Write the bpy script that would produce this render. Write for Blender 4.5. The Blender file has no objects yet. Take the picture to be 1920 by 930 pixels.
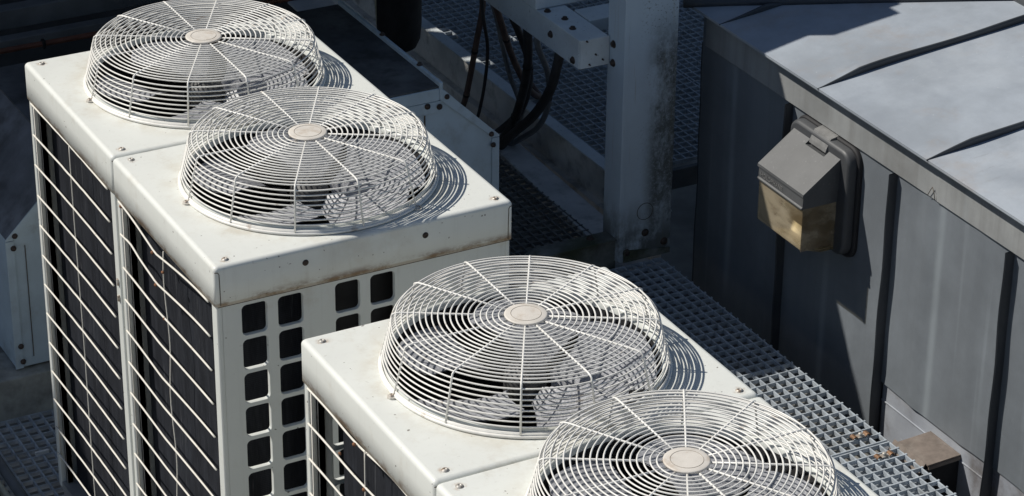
import bpy, bmesh, math, random
from mathutils import Vector, Matrix
random.seed(7)
S = bpy.context.scene
COL = S.collection
R = math.radians

# ------------------------------------------------------------------ camera
YAW, PITCH, ROLL = 0.4915, 0.4768, 0.0101
fw = Vector((math.sin(YAW)*math.cos(PITCH), math.cos(YAW)*math.cos(PITCH), -math.sin(PITCH)))
rt0 = Vector((math.cos(YAW), -math.sin(YAW), 0)); up0 = rt0.cross(fw)
rt = rt0*math.cos(ROLL) + up0*math.sin(ROLL); up = up0*math.cos(ROLL) - rt0*math.sin(ROLL)
cd = bpy.data.cameras.new('camera'); cam = bpy.data.objects.new('camera', cd); COL.objects.link(cam)
M = Matrix((rt, up, -fw)).transposed().to_4x4(); M.translation = Vector((-2.6127, -6.7598, 3.7912))
cam.matrix_world = M
cd.sensor_width = 36.0; cd.lens = 36.0*5106.5/1920.0; cd.clip_start = .1; cd.clip_end = 400
S.camera = cam

# ------------------------------------------------------------------ light
SUN_RAY = Vector((.712, -.595, -1.0)).normalized()
w = bpy.data.worlds.new('World'); S.world = w; w.use_nodes = True
nt = w.node_tree; bg = nt.nodes['Background']
sky = nt.nodes.new('ShaderNodeTexSky'); sky.sky_type = 'NISHITA'; sky.sun_disc = False
sky.sun_elevation = math.asin(-SUN_RAY.z); sky.sun_rotation = math.atan2(-SUN_RAY.x, -SUN_RAY.y)
sky.air_density = 1.0; sky.dust_density = .6; sky.ozone_density = 2.6
nt.links.new(sky.outputs[0], bg.inputs[0]); bg.inputs[1].default_value = 0.058
sd = bpy.data.lights.new('sun', 'SUN'); sd.energy = 4.55; sd.angle = R(.5); sd.color = (1.0, .955, .88)
sun = bpy.data.objects.new('sun', sd); COL.objects.link(sun)
sun.rotation_euler = SUN_RAY.to_track_quat('-Z', 'Y').to_euler(); sun.location = (-6, 5, 9)
vs = S.view_settings
vs.view_transform = 'Standard'; vs.look = 'None'; vs.exposure = 0.0; vs.gamma = 1.0; vs.use_curve_mapping = False

# ------------------------------------------------------------------ materials
class N:
    def __init__(s, name):
        s.m = bpy.data.materials.new(name); s.m.use_nodes = True
        s.t = s.m.node_tree; s.b = s.t.nodes['Principled BSDF']
        s.tc = s.t.nodes.new('ShaderNodeTexCoord')
    def n(s, k, **kw):
        o = s.t.nodes.new(k)
        for a, v in kw.items(): setattr(o, a, v)
        return o
    def l(s, a, b): s.t.links.new(a, b)
    def coord(s, scale=(1, 1, 1), loc=(0, 0, 0)):
        mp = s.n('ShaderNodeMapping'); mp.inputs['Scale'].default_value = scale; mp.inputs['Location'].default_value = loc
        src = s.tc.outputs['Object']
        if getattr(s, 'world', False):
            if not hasattr(s, 'geo'): s.geo = s.n('ShaderNodeNewGeometry')
            src = s.geo.outputs['Position']
        s.l(src, mp.inputs[0]); return mp.outputs[0]
    def noise(s, scale, detail=4, rough=.6, stretch=(1, 1, 1), loc=(0, 0, 0)):
        x = s.n('ShaderNodeTexNoise'); x.inputs['Scale'].default_value = scale; x.inputs['Detail'].default_value = detail
        x.inputs['Roughness'].default_value = rough; s.l(s.coord(stretch, loc), x.inputs['Vector']); return x.outputs['Fac']
    def ramp(s, fac, a, b, va=0.0, vb=1.0):
        r = s.n('ShaderNodeMapRange'); r.interpolation_type = 'SMOOTHSTEP'
        r.inputs['From Min'].default_value = a; r.inputs['From Max'].default_value = b
        r.inputs['To Min'].default_value = va; r.inputs['To Max'].default_value = vb
        s.l(fac, r.inputs['Value']); return r.outputs[0]
    def mul(s, a, b):
        x = s.n('ShaderNodeMath', operation='MULTIPLY')
        for i, v in enumerate((a, b)):
            if isinstance(v, (int, float)): x.inputs[i].default_value = v
            else: s.l(v, x.inputs[i])
        return x.outputs[0]
    def mx(s, a, b):
        x = s.n('ShaderNodeMath', operation='MAXIMUM'); s.l(a, x.inputs[0]); s.l(b, x.inputs[1]); return x.outputs[0]
    def mix(s, fac, a, b):
        x = s.n('ShaderNodeMix', data_type='RGBA')
        if isinstance(fac, (int, float)): x.inputs[0].default_value = fac
        else: s.l(fac, x.inputs[0])
        for i, v in ((6, a), (7, b)):
            if isinstance(v, tuple): x.inputs[i].default_value = (*v, 1)
            else: s.l(v, x.inputs[i])
        return x.outputs[2]
    def sep(s):
        x = s.n('ShaderNodeSeparateXYZ'); s.l(s.tc.outputs['Object'], x.inputs[0]); return x.outputs
    def bump(s, fac, strength=.2, dist=.01):
        x = s.n('ShaderNodeBump'); x.inputs['Strength'].default_value = strength; x.inputs['Distance'].default_value = dist
        s.l(fac, x.inputs['Height']); s.l(x.outputs[0], s.b.inputs['Normal'])
    def out(s, col, rough=.5, metal=0.0, spec=None):
        if isinstance(col, tuple): s.b.inputs['Base Color'].default_value = (*col, 1)
        else: s.l(col, s.b.inputs['Base Color'])
        if isinstance(rough, (int, float)): s.b.inputs['Roughness'].default_value = rough
        else: s.l(rough, s.b.inputs['Roughness'])
        s.b.inputs['Metallic'].default_value = metal
        if spec is not None: s.b.inputs['Specular IOR Level'].default_value = spec
        return s.m

H = 1.76                       # casing height of an outdoor unit
def simple(name, col, rough=.5, metal=0., var=.15, scale=12, bump=0., dirt=None, world=False):
    k = N(name); k.world = world; f = k.noise(scale)
    c = k.mix(k.ramp(f, .3, .7), tuple(v*(1-var) for v in col), tuple(min(1, v*(1+var)) for v in col))
    if dirt:
        dcol, dsc, a, b, amt = dirt
        c = k.mix(k.mul(k.ramp(k.noise(dsc, 6, .65, loc=(3, 1, 2)), a, b), amt), c, dcol)
    if bump: k.bump(k.noise(scale*6, 3), bump, .004)
    return k.out(c, rough, metal)

def enamel(name, base, rust=True):
    k = N(name); k.world = True        # stains differ from unit to unit
    c = k.mix(k.ramp(k.noise(2.6, 5, .6), .3, .7), tuple(v*.94 for v in base), base)
    # faint grime and vertical washing streaks on the sides
    st = k.ramp(k.noise(9, 4, .6, (6, 6, .35)), .52, .75)
    c = k.mix(k.mul(st, .13), c, (.42, .41, .36))
    sp = k.ramp(k.noise(46, 2, .5), .70, .76)
    c = k.mix(k.mul(sp, .22), c, (.33, .30, .25))
    patch = k.ramp(k.noise(5.5, 6, .72, loc=(4, 2, 7)), .53, .75)
    c = k.mix(k.mul(patch, .48), c, (.50, .455, .37))
    dots = k.ramp(k.noise(58, 1, .4, loc=(9, 1, 3)), .765, .78)
    c = k.mix(k.mul(dots, .8), c, (.12, .10, .08))
    if rust:
        z = k.sep()[2]
        def dist(x, y):
            d = k.n('ShaderNodeVectorMath', operation='DISTANCE'); k.l(k.tc.outputs['Object'], d.inputs[0]); d.inputs[1].default_value = (x, y, H); return d.outputs['Value']
        rd = dist(.5035, .4385)
        halo = k.mul(k.mul(k.ramp(rd, .405, .412), k.ramp(rd, .50, .415)), k.ramp(k.noise(8, 5, .7, loc=(1, 5, 2)), .38, .68))
        c = k.mix(k.mul(halo, .45), c, (.47, .41, .31))
        for sx, sy in ((.047, .034), (.045, .815), (.962, .034)):
            q = k.mul(k.ramp(dist(sx, sy), .026, .010), k.ramp(k.noise(30, 4, .7), .42, .62))
            c = k.mix(k.mul(q, .6), c, (.34, .20, .10))
        band = k.mul(k.ramp(z, H-.138, H-.131, 0, 1), k.ramp(z, H-.131, H-.100, 1, 0))
        f = k.ramp(k.noise(7, 6, .75, (1, 1, 2.2), (1.3, .2, 0)), .42, .62)
        c = k.mix(k.mul(k.mul(band, f), .9), c, (.17, .085, .035))
        band2 = k.mul(k.ramp(z, H-.138, H-.134, 0, 1), k.ramp(z, H-.128, H-.122, 1, 0))
        c = k.mix(k.mul(band2, .45), c, (.36, .25, .13))
    k.bump(k.noise(150, 2, .5), .06, .002)
    return k.out(c, .42, 0, .45)

M_white = enamel('cream_enamel', (.735, .75, .71))
M_body = enamel('cream_enamel_body', (.68, .70, .665), rust=False)
M_wire = simple('coated_wire', (.79, .775, .73), .36, var=.05, scale=30, dirt=((.30, .20, .12), 14, .62, .74, .6), world=True)
M_gridwire = simple('coated_grid_wire', (.76, .73, .66), .45, var=.06, scale=20, dirt=((.24, .12, .05), 7, .64, .72, .8))
M_badge = simple('badge_plastic', (.66, .62, .56), .5, var=.06, scale=20, dirt=((.45, .36, .27), 24, .48, .72, .6), world=True)
M_groove = simple('groove_shadow', (.36, .32, .27), .7)
def coil_mat():
    k = N('finned_coil')
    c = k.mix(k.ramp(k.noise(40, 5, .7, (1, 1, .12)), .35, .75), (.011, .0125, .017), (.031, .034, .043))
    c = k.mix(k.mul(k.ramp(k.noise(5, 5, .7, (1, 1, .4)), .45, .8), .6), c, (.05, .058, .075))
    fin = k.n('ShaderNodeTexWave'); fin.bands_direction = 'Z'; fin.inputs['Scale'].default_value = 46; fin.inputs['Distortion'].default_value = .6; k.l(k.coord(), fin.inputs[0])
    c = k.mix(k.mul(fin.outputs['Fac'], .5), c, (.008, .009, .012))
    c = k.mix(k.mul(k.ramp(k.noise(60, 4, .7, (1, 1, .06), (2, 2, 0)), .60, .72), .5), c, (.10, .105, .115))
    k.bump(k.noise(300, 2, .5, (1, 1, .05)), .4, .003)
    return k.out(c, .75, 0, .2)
M_coil = coil_mat()
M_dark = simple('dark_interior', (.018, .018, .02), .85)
M_pan = simple('galvanised_pan', (.28, .28, .27), .6)
M_strip = simple('bare_aluminium_strip', (.55, .54, .50), .45, var=.2, scale=14, dirt=((.24, .13, .05), 9, .60, .72, .7))
M_recess = simple('recess_plate', (.30, .29, .26), .6)
def blade_mat():
    k = N('fan_blade_plastic')
    c = k.mix(k.ramp(k.noise(160, 2, .7), .42, .62), (.27, .275, .29), (.42, .425, .45))
    k.bump(k.noise(220, 2, .6), .35, .004)
    return k.out(c, .38, 0, .6)
M_blade = blade_mat()
M_hub = simple('fan_hub_plastic', (.07, .07, .07), .55)
M_screw = simple('screw_steel', (.50, .48, .44), .45, .25, var=.2, scale=60, dirt=((.22, .13, .07), 60, .48, .60, .8))
M_bolt = simple('rusty_bolt', (.065, .045, .035), .7, .2, var=.4, scale=80)
M_rustspot = simple('rust_spot', (.17, .075, .035), .85, var=.4, scale=60)
M_seam = simple('seam_dirt', (.10, .08, .06), .9)
def galv(name, col=(.47, .52, .57)):
    k = N(name)
    c = k.mix(k.ramp(k.noise(22, 5, .7), .3, .7), tuple(v*.72 for v in col), tuple(v*1.15 for v in col))
    c = k.mix(k.mul(k.ramp(k.noise(6, 5, .7, loc=(2, 3, 1)), .5, .75), .5), c, (.22, .22, .21))
    return k.out(c, .5, .25)
M_galv = galv('galvanised_grating')
M_galv_worn = galv('worn_grating', (.24, .235, .22))
M_steel = simple('painted_channel', (.66, .65, .62), .6, var=.15, scale=5, dirt=((.22, .21, .19), 7, .48, .72, .75))
def post_mat():
    k = N('painted_post_with_mildew')
    c = k.mix(k.ramp(k.noise(3, 5), .3, .7), (.50, .575, .635), (.56, .64, .70))
    o = k.sep()
    low = k.mul(k.ramp(k.noise(3.2, 6, .75, (1.4, 1, .7), (.4, 0, 2.4)), .34, .56), k.ramp(o[0], .07, .17))
    low = k.mul(k.mul(low, k.ramp(o[2], 1.25, .9)), k.ramp(k.noise(60, 6, .8), .24, .52))
    foot = k.mul(k.ramp(o[2], .36, .05), k.ramp(k.noise(8, 6, .7, (1, 1, .6)), .36, .58))
    sp = k.mul(k.ramp(k.noise(95, 3, .6), .56, .66), k.ramp(k.noise(3.0, 4, .7, loc=(5, 1, 1)), .35, .6))
    sp = k.mul(sp, k.ramp(o[0], .04, .12))
    m = k.mx(k.mx(k.mul(low, .88), k.mul(foot, .85)), k.mul(sp, .8))
    c = k.mix(m, c, (.060, .057, .042))
    rust = k.mul(k.ramp(k.noise(24, 3, .5, (3, 3, .12), (1, 0, 0)), .60, .72), .35)
    c = k.mix(rust, c, (.30, .25, .15))
    return k.out(c, .55)
M_post = post_mat()
M_beam = simple('painted_beam', (.64, .68, .69), .55, var=.12, scale=4, dirt=((.14, .135, .12), 55, .60, .70, .5))
M_mossy = simple('mossy_steel', (.16, .165, .15), .75, var=.35, scale=9, dirt=((.05, .06, .025), 5, .42, .62, .85))
M_house = simple('grey_white_sheet', (.45, .54, .60), .5, var=.10, scale=4, dirt=((.24, .24, .22), 6, .52, .75, .5))
M_housetop = simple('weathered_dark_sheet', (.085, .09, .095), .8, var=.35, scale=5, dirt=((.03, .03, .028), 8, .45, .7, .8))
M_shoulder = simple('shaded_shoulder_sheet', (.16, .17, .185), .7, var=.3, scale=4, dirt=((.05, .05, .05), 5, .40, .70, .85))  # shade on the left shoulder, put into the colour of a dark sheet
M_conc = simple('damp_concrete', (.33, .33, .30), .9, var=.3, scale=7, bump=.4, dirt=((.10, .10, .08), 4, .42, .7, .8))
M_deck = simple('roof_membrane', (.30, .29, .265), .9, var=.25, scale=3, bump=.2)
M_tray = simple('dusty_tray', (.17, .165, .15), .9, var=.25, scale=9)
M_trayb = simple('zinc_tray', (.26, .285, .31), .7, var=.25, scale=9)
M_wallback = simple('dark_cladding', (.05, .05, .052), .8, var=.3, scale=3)
M_rail = simple('dull_steel_rail', (.16, .165, .165), .7, var=.3, scale=3)
M_copper = simple('old_copper_pipe', (.20, .085, .055), .55, .4, var=.3, scale=6)
M_cable = simple('black_cable', (.045, .043, .042), .6, var=.3, scale=9)
M_cable_br = simple('brown_cable', (.12, .08, .066), .65, var=.3, scale=9)
M_cable_gr = simple('grey_cable', (.21, .215, .22), .6, var=.2, scale=9)
M_tape = simple('cable_tie', (.012, .012, .012), .6)
M_insul = simple('black_insulation', (.016, .016, .017), .8, var=.4, scale=10, bump=.4)
M_pale = simple('pale_bracket', (.50, .48, .36), .6, var=.25, scale=14)
M_clip = simple('corroded_clip', (.21, .115, .06), .6, .3, var=.45, scale=40)
M_debris = simple('white_debris', (.7, .7, .68), .7)
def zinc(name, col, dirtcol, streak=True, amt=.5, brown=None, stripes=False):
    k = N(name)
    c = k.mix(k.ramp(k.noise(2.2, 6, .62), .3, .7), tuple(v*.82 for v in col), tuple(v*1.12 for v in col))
    if streak:
        s1 = k.ramp(k.noise(7, 5, .6, (1, 2.2, .10), (0, .3, 0)), .42, .70)
        c = k.mix(k.mul(s1, amt), c, dirtcol)
        s2 = k.ramp(k.noise(6.5, 3, .5, (1, 1.6, .05), (0, 1.7, 3)), .62, .74)
        c = k.mix(k.mul(s2, .25), c, (.36, .40, .43))
    if stripes:      # pale highlights of the pressed ridges, painted into the panel colour
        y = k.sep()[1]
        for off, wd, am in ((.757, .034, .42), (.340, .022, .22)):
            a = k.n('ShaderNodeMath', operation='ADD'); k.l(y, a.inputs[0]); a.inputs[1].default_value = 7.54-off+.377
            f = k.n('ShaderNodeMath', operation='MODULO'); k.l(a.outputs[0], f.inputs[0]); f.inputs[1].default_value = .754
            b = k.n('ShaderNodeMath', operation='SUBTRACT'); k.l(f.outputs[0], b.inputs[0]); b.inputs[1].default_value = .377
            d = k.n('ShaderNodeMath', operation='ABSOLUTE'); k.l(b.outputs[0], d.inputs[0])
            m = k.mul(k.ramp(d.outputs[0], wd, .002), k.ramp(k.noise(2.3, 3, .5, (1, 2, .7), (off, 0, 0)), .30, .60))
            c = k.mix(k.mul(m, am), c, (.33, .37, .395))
    else:
        c = k.mix(k.mul(k.ramp(k.noise(3.4, 6, .7, loc=(1, 4, 2)), .46, .72), amt), c, dirtcol)
    if brown:
        c = k.mix(k.mul(k.ramp(k.noise(2.1, 6, .66, loc=brown), .53, .72), .70), c, (.30, .265, .24))
        c = k.mix(k.mul(k.ramp(k.noise(1.4, 5, .60, loc=(7, 3, 1)), .48, .74), .40), c, (.50, .535, .57))
        c = k.mix(k.mul(k.ramp(k.noise(5.0, 6, .75, loc=(3, 8, 1)), .56, .74), .25), c, (.29, .305, .325))
        c = k.mix(k.mul(k.ramp(k.noise(60, 3, .6), .70, .76), .45), c, (.70, .70, .68))
        sc = k.ramp(k.noise(9, 7, .8, (.5, 3.0, 1), (4, 4, 4)), .60, .68)
        c = k.mix(k.mul(sc, .35), c, (.24, .25, .265))
        c = k.mix(k.mul(k.ramp(k.noise(16, 7, .8, loc=(2, 9, 4)), .64, .72), .30), c, (.30, .29, .28))
    k.bump(k.noise(7, 4, .6), .12, .02)
    return k.out(c, .50, .0, .5)
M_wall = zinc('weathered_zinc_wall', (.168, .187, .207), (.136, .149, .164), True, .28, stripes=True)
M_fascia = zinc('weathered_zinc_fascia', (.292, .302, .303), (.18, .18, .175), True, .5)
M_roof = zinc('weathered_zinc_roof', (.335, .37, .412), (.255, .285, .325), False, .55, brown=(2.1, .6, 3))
M_seamz = zinc('zinc_seam', (.055, .06, .067), (.04, .043, .047), False, .4)
M_under = zinc('stained_flashing', (.30, .32, .36), (.10, .082, .072), False, .85, brown=(1.2, 3.1, .4))
M_brown = simple('brown_weathered_box', (.17, .14, .12), .8, var=.3, scale=9, bump=.3, dirt=((.26, .23, .20), 7, .5, .7, .6))
M_lamp = simple('grey_cast_aluminium', (.088, .091, .094), .5, var=.08, scale=10, dirt=((.27, .27, .27), 60, .60, .7, .3))
M_lampdark = simple('dark_cast_aluminium', (.06, .063, .068), .5, var=.1, scale=10)
M_lamplatch = simple('worn_latch', (.19, .19, .187), .45, var=.15, scale=30)
M_gasket = simple('black_gasket', (.015, .015, .017), .7)
def lens_mat():
    k = N('yellowed_prismatic_lens')
    v = k.n('ShaderNodeTexChecker'); v.inputs['Scale'].default_value = 150; k.l(k.coord(), v.inputs[0])
    fx = k.ramp(k.noise(6, 4, .6, (1, .6, 1.6), (1, 0, .2)), .35, .65)
    c = k.mix(fx, (.20, .145, .08), (.62, .53, .38))  # bright patches of internal reflection painted into the amber colour
    k.bump(v.outputs['Fac'], .6, .004)
    m = k.out(c, .22, 0, .6)
    tr = k.n('ShaderNodeBsdfTransparent'); tr.inputs[0].default_value = (.93, .86, .70, 1)
    mx = k.n('ShaderNodeMixShader'); mx.inputs[0].default_value = .50
    k.l(tr.outputs[0], mx.inputs[1]); k.l(k.b.outputs[0], mx.inputs[2])
    k.l(mx.outputs[0], k.t.nodes['Material Output'].inputs[0])
    return m
M_lens = lens_mat()
M_reflector = simple('lamp_reflector', (.78, .73, .60), .3, .5, var=.15, scale=8)

# ------------------------------------------------------------------ mesh builder (world or local coordinates)
class MB:
    def __init__(s): s.v = []; s.f = []; s.sm = []
    def add(s, vs, fs, smooth=False):
        o = len(s.v); s.v += [tuple(v) for v in vs]
        s.f += [tuple(i+o for i in f) for f in fs]; s.sm += [smooth]*len(fs); return s
    def box(s, a, b, bev=0., seg=2):
        bm = bmesh.new(); bmesh.ops.create_cube(bm, size=1)
        for v in bm.verts:
            v.co = Vector([(a[i]+b[i])/2 + v.co[i]*(b[i]-a[i]) for i in range(3)])
        if bev: bmesh.ops.bevel(bm, geom=bm.edges[:], offset=bev, segments=seg, affect='EDGES', profile=.6)
        return s.bm(bm)
    def bm(s, bm, smooth=False):
        bm.verts.index_update()
        s.add([v.co[:] for v in bm.verts], [[v.index for v in f.verts] for f in bm.faces], smooth); bm.free(); return s
    def prism(s, poly, axis, a, b, bev=0.):
        """polygon in the two other axes (cyclic order), extruded along axis from a to b"""
        i, j = [(1, 2), (0, 2), (0, 1)][axis]
        bm = bmesh.new()
        def P(q, t):
            c = [0, 0, 0]; c[i] = q[0]; c[j] = q[1]; c[axis] = t; return bm.verts.new(c)
        A = [P(q, a) for q in poly]; B = [P(q, b) for q in poly]
        n = len(poly)
        bm.faces.new(A); bm.faces.new(B[::-1])
        for k in range(n): bm.faces.new((A[k], A[(k+1) % n], B[(k+1) % n], B[k]))
        bmesh.ops.recalc_face_normals(bm, faces=bm.faces[:])
        if bev: bmesh.ops.bevel(bm, geom=bm.edges[:], offset=bev, segments=2, affect='EDGES', profile=.6)
        return s.bm(bm)
    def tube(s, pts, r, n=8, closed=False, rads=None, caps=True):
        pts = [Vector(p) for p in pts]; m = len(pts); vs = []
        prev = None
        for k in range(m):
            if closed: t = pts[(k+1) % m]-pts[k-1]
            else: t = pts[min(k+1, m-1)]-pts[max(k-1, 0)]
            t.normalize()
            if prev is None:
                a = Vector((0, 0, 1)) if abs(t.z) < .9 else Vector((1, 0, 0))
                u = t.cross(a).normalized()
            else: u = (prev-t*prev.dot(t)).normalized()
            prev = u; v = t.cross(u); rr = rads[k] if rads else r
            vs += [pts[k]+(u*math.cos(2*math.pi*q/n)+v*math.sin(2*math.pi*q/n))*rr for q in range(n)]
        fs = []
        for k in range(m if closed else m-1):
            a, b = k*n, ((k+1) % m)*n
            for q in range(n): fs.append((a+q, a+(q+1) % n, b+(q+1) % n, b+q))
        if not closed and caps: fs += [tuple(range(n))[::-1], tuple(range((m-1)*n, m*n))]
        return s.add(vs, fs, True)
    def ring(s, c, R_, r, n=128, k=6, z=0):
        return s.tube([(c[0]+R_*math.cos(2*math.pi*i/n), c[1]+R_*math.sin(2*math.pi*i/n), z) for i in range(n)], r, k, True)
    def lathe(s, prof, c, n=64, axis=2, smooth=True, closed=False):
        vs = []; m = len(prof)
        for i in range(n):
            a = 2*math.pi*i/n
            for (r, z) in prof:
                q = (r*math.cos(a), r*math.sin(a), z)
                q = q if axis == 2 else ((z, q[0], q[1]) if axis == 0 else (q[0], z, q[1]))
                vs.append((c[0]+q[0], c[1]+q[1], c[2]+q[2]))
        fs = [(i*m+k, ((i+1) % n)*m+k, ((i+1) % n)*m+k+1, i*m+k+1) for i in range(n) for k in range(m-1)]
        return s.add(vs, fs, smooth)
    def cyl(s, c, r, h, axis=2, n=20, dome=0.):
        pr = [(0.0001, h+dome), (r*.55, h+dome*.8), (r*.85, h+dome*.35), (r, h), (r, 0)] if dome else [(.0001, h), (r*.9, h), (r, h*.8), (r, 0)]
        return s.lathe(pr, c, n, axis)
    def build(s, name, mat, parent=None, loc=None):
        me = bpy.data.meshes.new(name)
        off = Vector((0, 0, 0))
        if parent is not None:
            off = Vector(parent.get('_o', (0, 0, 0)))
        if loc is not None: off = off if parent is not None and loc == 'p' else Vector(loc)
        me.from_pydata([tuple(Vector(v)-off) for v in s.v], [], s.f); me.update()
        me.polygons.foreach_set('use_smooth', s.sm)
        o = bpy.data.objects.new(name, me); COL.objects.link(o); me.materials.append(mat)
        if parent is not None:
            o.parent = parent
            po = Vector(parent.get('_o', (0, 0, 0)))
            o.location = off-po
        else: o.location = off
        o['_o'] = tuple(off)
        return o

def tag(o, label=None, cat=None, group=None, kind=None):
    if label: o['label'] = label
    if cat: o['category'] = cat
    if group: o['group'] = group
    if kind: o['kind'] = kind
    return o
def thing(name, loc, label, cat, group=None):
    o = bpy.data.objects.new(name, None); COL.objects.link(o); o.location = loc; o['_o'] = tuple(loc)
    o.empty_display_size = .1
    return tag(o, label, cat, group)
def one(mb, name, mat, loc, label, cat, group=None, kind=None):
    o = mb.build(name, mat, None, loc); return tag(o, label, cat, group, kind)

# ------------------------------------------------------------------ setting: roof deck and sky side
g = MB(); g.box((-60, -60, -2.75), (60, 60, -2.32)); one(g, 'roof_deck', M_deck, (0, 0, -2.75), None, None, None, 'structure')

# ------------------------------------------------------------------ outdoor units
W, D = 1.0, .8546
GAPP = D+.0146
CX, CY = .5035, .4385
def rrect(a0, b0, a1, b1, r, z, nc=6, ne=14):
    pts = []
    r = max(r, 1e-4)
    cs = [(a1-r, b1-r, 0), (a0+r, b1-r, 90), (a0+r, b0+r, 180), (a1-r, b0+r, 270)]
    for i, (x, y, t) in enumerate(cs):
        arc = [(x+r*math.cos(R(t+90*k/nc)), y+r*math.sin(R(t+90*k/nc)), z) for k in range(nc+1)]
        pts += arc
        nx = cs[(i+1) % 4]; st = (nx[0]+r*math.cos(R(nx[2])), nx[1]+r*math.sin(R(nx[2])))
        for k in range(1, ne): pts.append((arc[-1][0]+(st[0]-arc[-1][0])*k/ne, arc[-1][1]+(st[1]-arc[-1][1])*k/ne, z))
    return pts
def loft(mb, loops, smooth=True):
    n = len(loops[0]); vs = [p for l in loops for p in l]
    fs = []
    for k in range(len(loops)-1):
        for i in range(n): fs.append((k*n+i, (k+1)*n+i, (k+1)*n+(i+1) % n, k*n+(i+1) % n))
    mb.add(vs, fs, smooth)

def make_cover():
    mb = MB(); loops = []
    E_ = .0055
    outer = rrect(-E_, -E_, W+E_, D+E_, .014, H)
    ang = [math.atan2(p[1]-CY, p[0]-CX) for p in outer]
    def circ(r, z): return [(CX+r*math.cos(a), CY+r*math.sin(a), z) for a in ang]
    b = .015
    loft(mb, [circ(.392, H), rrect(b-E_, b-E_, W-b+E_, D-b+E_, .006, H)], False)
    ls = []
    for k in range(0, 6):
        t = R(90*k/5); i = b*(1-math.sin(t)); z = H-b*(1-math.cos(t))
        ls.append(rrect(i-E_, i-E_, W-i+E_, D-i+E_, max(.006, .014-.5*i), z))
    e2 = E_-.003
    ls += [rrect(-E_, -E_, W+E_, D+E_, .014, H-.06), rrect(-E_, -E_, W+E_, D+E_, .014, H-.1345), rrect(-e2, -e2, W+e2, D+e2, .012, H-.136), rrect(-e2, -e2, W+e2, D+e2, .012, H-.12)]
    loft(mb, ls, True)
    return mb
def rot2(x, y, a): return x*math.cos(a)-y*math.sin(a), x*math.sin(a)+y*math.cos(a)
RB, R1, HG = .4086, .3735, .154
def make_guard():
    mb = MB(); c = (CX, CY)
    nr = 18
    for i in range(nr):
        r = .076+(R1-.008-.076)*i/(nr-1)
        mb.ring(c, r, .0025, 112, 6, H+HG+.0006-.004*max(0, (i-14)/3))
    ns = 9
    for i in range(ns):
        t = (i+.35)/ns; z = HG-.012-(HG-.020)*t; r = R1+.003+(RB-R1-.002)*t
        mb.ring(c, r, .0025, 128, 6, H+z)
    # foot band
    mb.lathe([(RB-.004, H+.003), (RB-.004, H+.017), (RB+.001, H+.019), (RB+.001, H+.001), (RB-.004, H+.003)], (c[0], c[1], 0), 128)
    mb.ring(c, RB+.002, .005, 128, 8, H+.006)
    for k in range(12):
        a = math.pi/6*k; ca, sa = math.cos(a), math.sin(a)
        P = [(.050, HG-.0004), (.2, HG-.0004), (R1-.020, HG-.0008), (R1-.006, HG-.003), (R1+.002, HG-.007), (R1+.0045, HG-.017), (RB+.001, .012)]
        mb.tube([(c[0]+r*ca, c[1]+r*sa, H+z) for r, z in P], .0031, 8)
    return mb
def make_shroud():
    mb = MB()
    mb.lathe([(.402, H-.002), (.402, H+.020), (.399, H+.026), (.394, H+.027), (.389, H+.022), (.387, H+.006)], (CX, CY, 0), 128)
    return mb
def make_shade_can():  # black can added so the fan interior reads as deep shade
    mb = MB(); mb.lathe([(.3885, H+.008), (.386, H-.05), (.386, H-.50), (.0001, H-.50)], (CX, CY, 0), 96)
    return mb
def make_blades(start):
    """five swept blades, leading end high, leading tip corner cut back"""
    mb = MB()
    for k in range(5):
        a0 = start+R(72*k); nu, nv = 18, 14
        for side in (0, 1):
            vs = []
            for j in range(nv+1):
                v = j/nv; r = .075+(.372-.075)*v
                lo = a0+R(9)*(1-v)**2
                hi = a0+R(34+32*min(1, v/.66))-R(27)*max(0, (v-.66)/.34)**1.6
                rise = .052+.040*(1-v)
                for i in range(nu+1):
                    u = i/nu; a = lo+(hi-lo)*u; span = R(66)
                    t = (a-a0)/span
                    z = H+.020-.030*(1-v)-rise*(1-t)+.012*math.sin(math.pi*min(1, t))
                    vs.append((CX+r*math.cos(a), CY+r*math.sin(a), z-.004*side))
            q = nu+1
            fs = [(j*q+i, j*q+i+1, (j+1)*q+i+1, (j+1)*q+i) for i in range(nu) for j in range(nv)]
            if side: fs = [f[::-1] for f in fs]
            mb.add(vs, fs, True)
    return mb
def hole_panel(y, inward, xo=0.):
    """sheet with rounded-square openings, flanged towards the inside"""
    mb = MB(); t = .014*inward
    xs = [.1230, .2425, .4335, .5530]; rows = 12; px, pz = .1195, .1195; hw, hh = .0425, .053
    ztop = H-.1445; zr = [H-.2045-pz*k for k in range(rows)]
    def quad(x0, x1, z0, z1): mb.add([(x0, y, z0), (x1, y, z0), (x1, y, z1), (x0, y, z1)], [(0, 1, 2, 3)])
    x_edges = [.018]
    for x in xs: x_edges += [x-px/2, x+px/2]
    x_edges += [W-.018]
    zt, zb = zr[0]+pz/2, zr[-1]-pz/2
    quad(.018, W-.018, zt, H-.115); quad(.018, W-.018, .05, zb)
    for i in range(0, len(x_edges), 2):
        if x_edges[i+1]-x_edges[i] > 1e-4: quad(x_edges[i], x_edges[i+1], zb, zt)
    for x in xs:
        for z in zr:
            nc, ne = 5, 5
            o = [(p[0], y, p[1]) for p in rrect(x-px/2, z-pz/2, x+px/2, z+pz/2, 1e-4, 0, nc, ne)]
            i_ = [(p[0], y, p[1]) for p in rrect(x-hw, z-hh, x+hw, z+hh, .016, 0, nc, ne)]
            i2 = [(p[0], y+.003*inward, p[1]) for p in rrect(x-hw+.0012, z-hh+.0012, x+hw-.0012, z+hh-.0012, .015, 0, nc, ne)]
            i3 = [(p[0], y+t, p[1]) for p in rrect(x-hw+.0012, z-hh+.0012, x+hw-.0012, z+hh-.0012, .015, 0, nc, ne)]
            loft(mb, [o, i_], False); loft(mb, [i_, i2, i3], True)
    return mb
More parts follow.
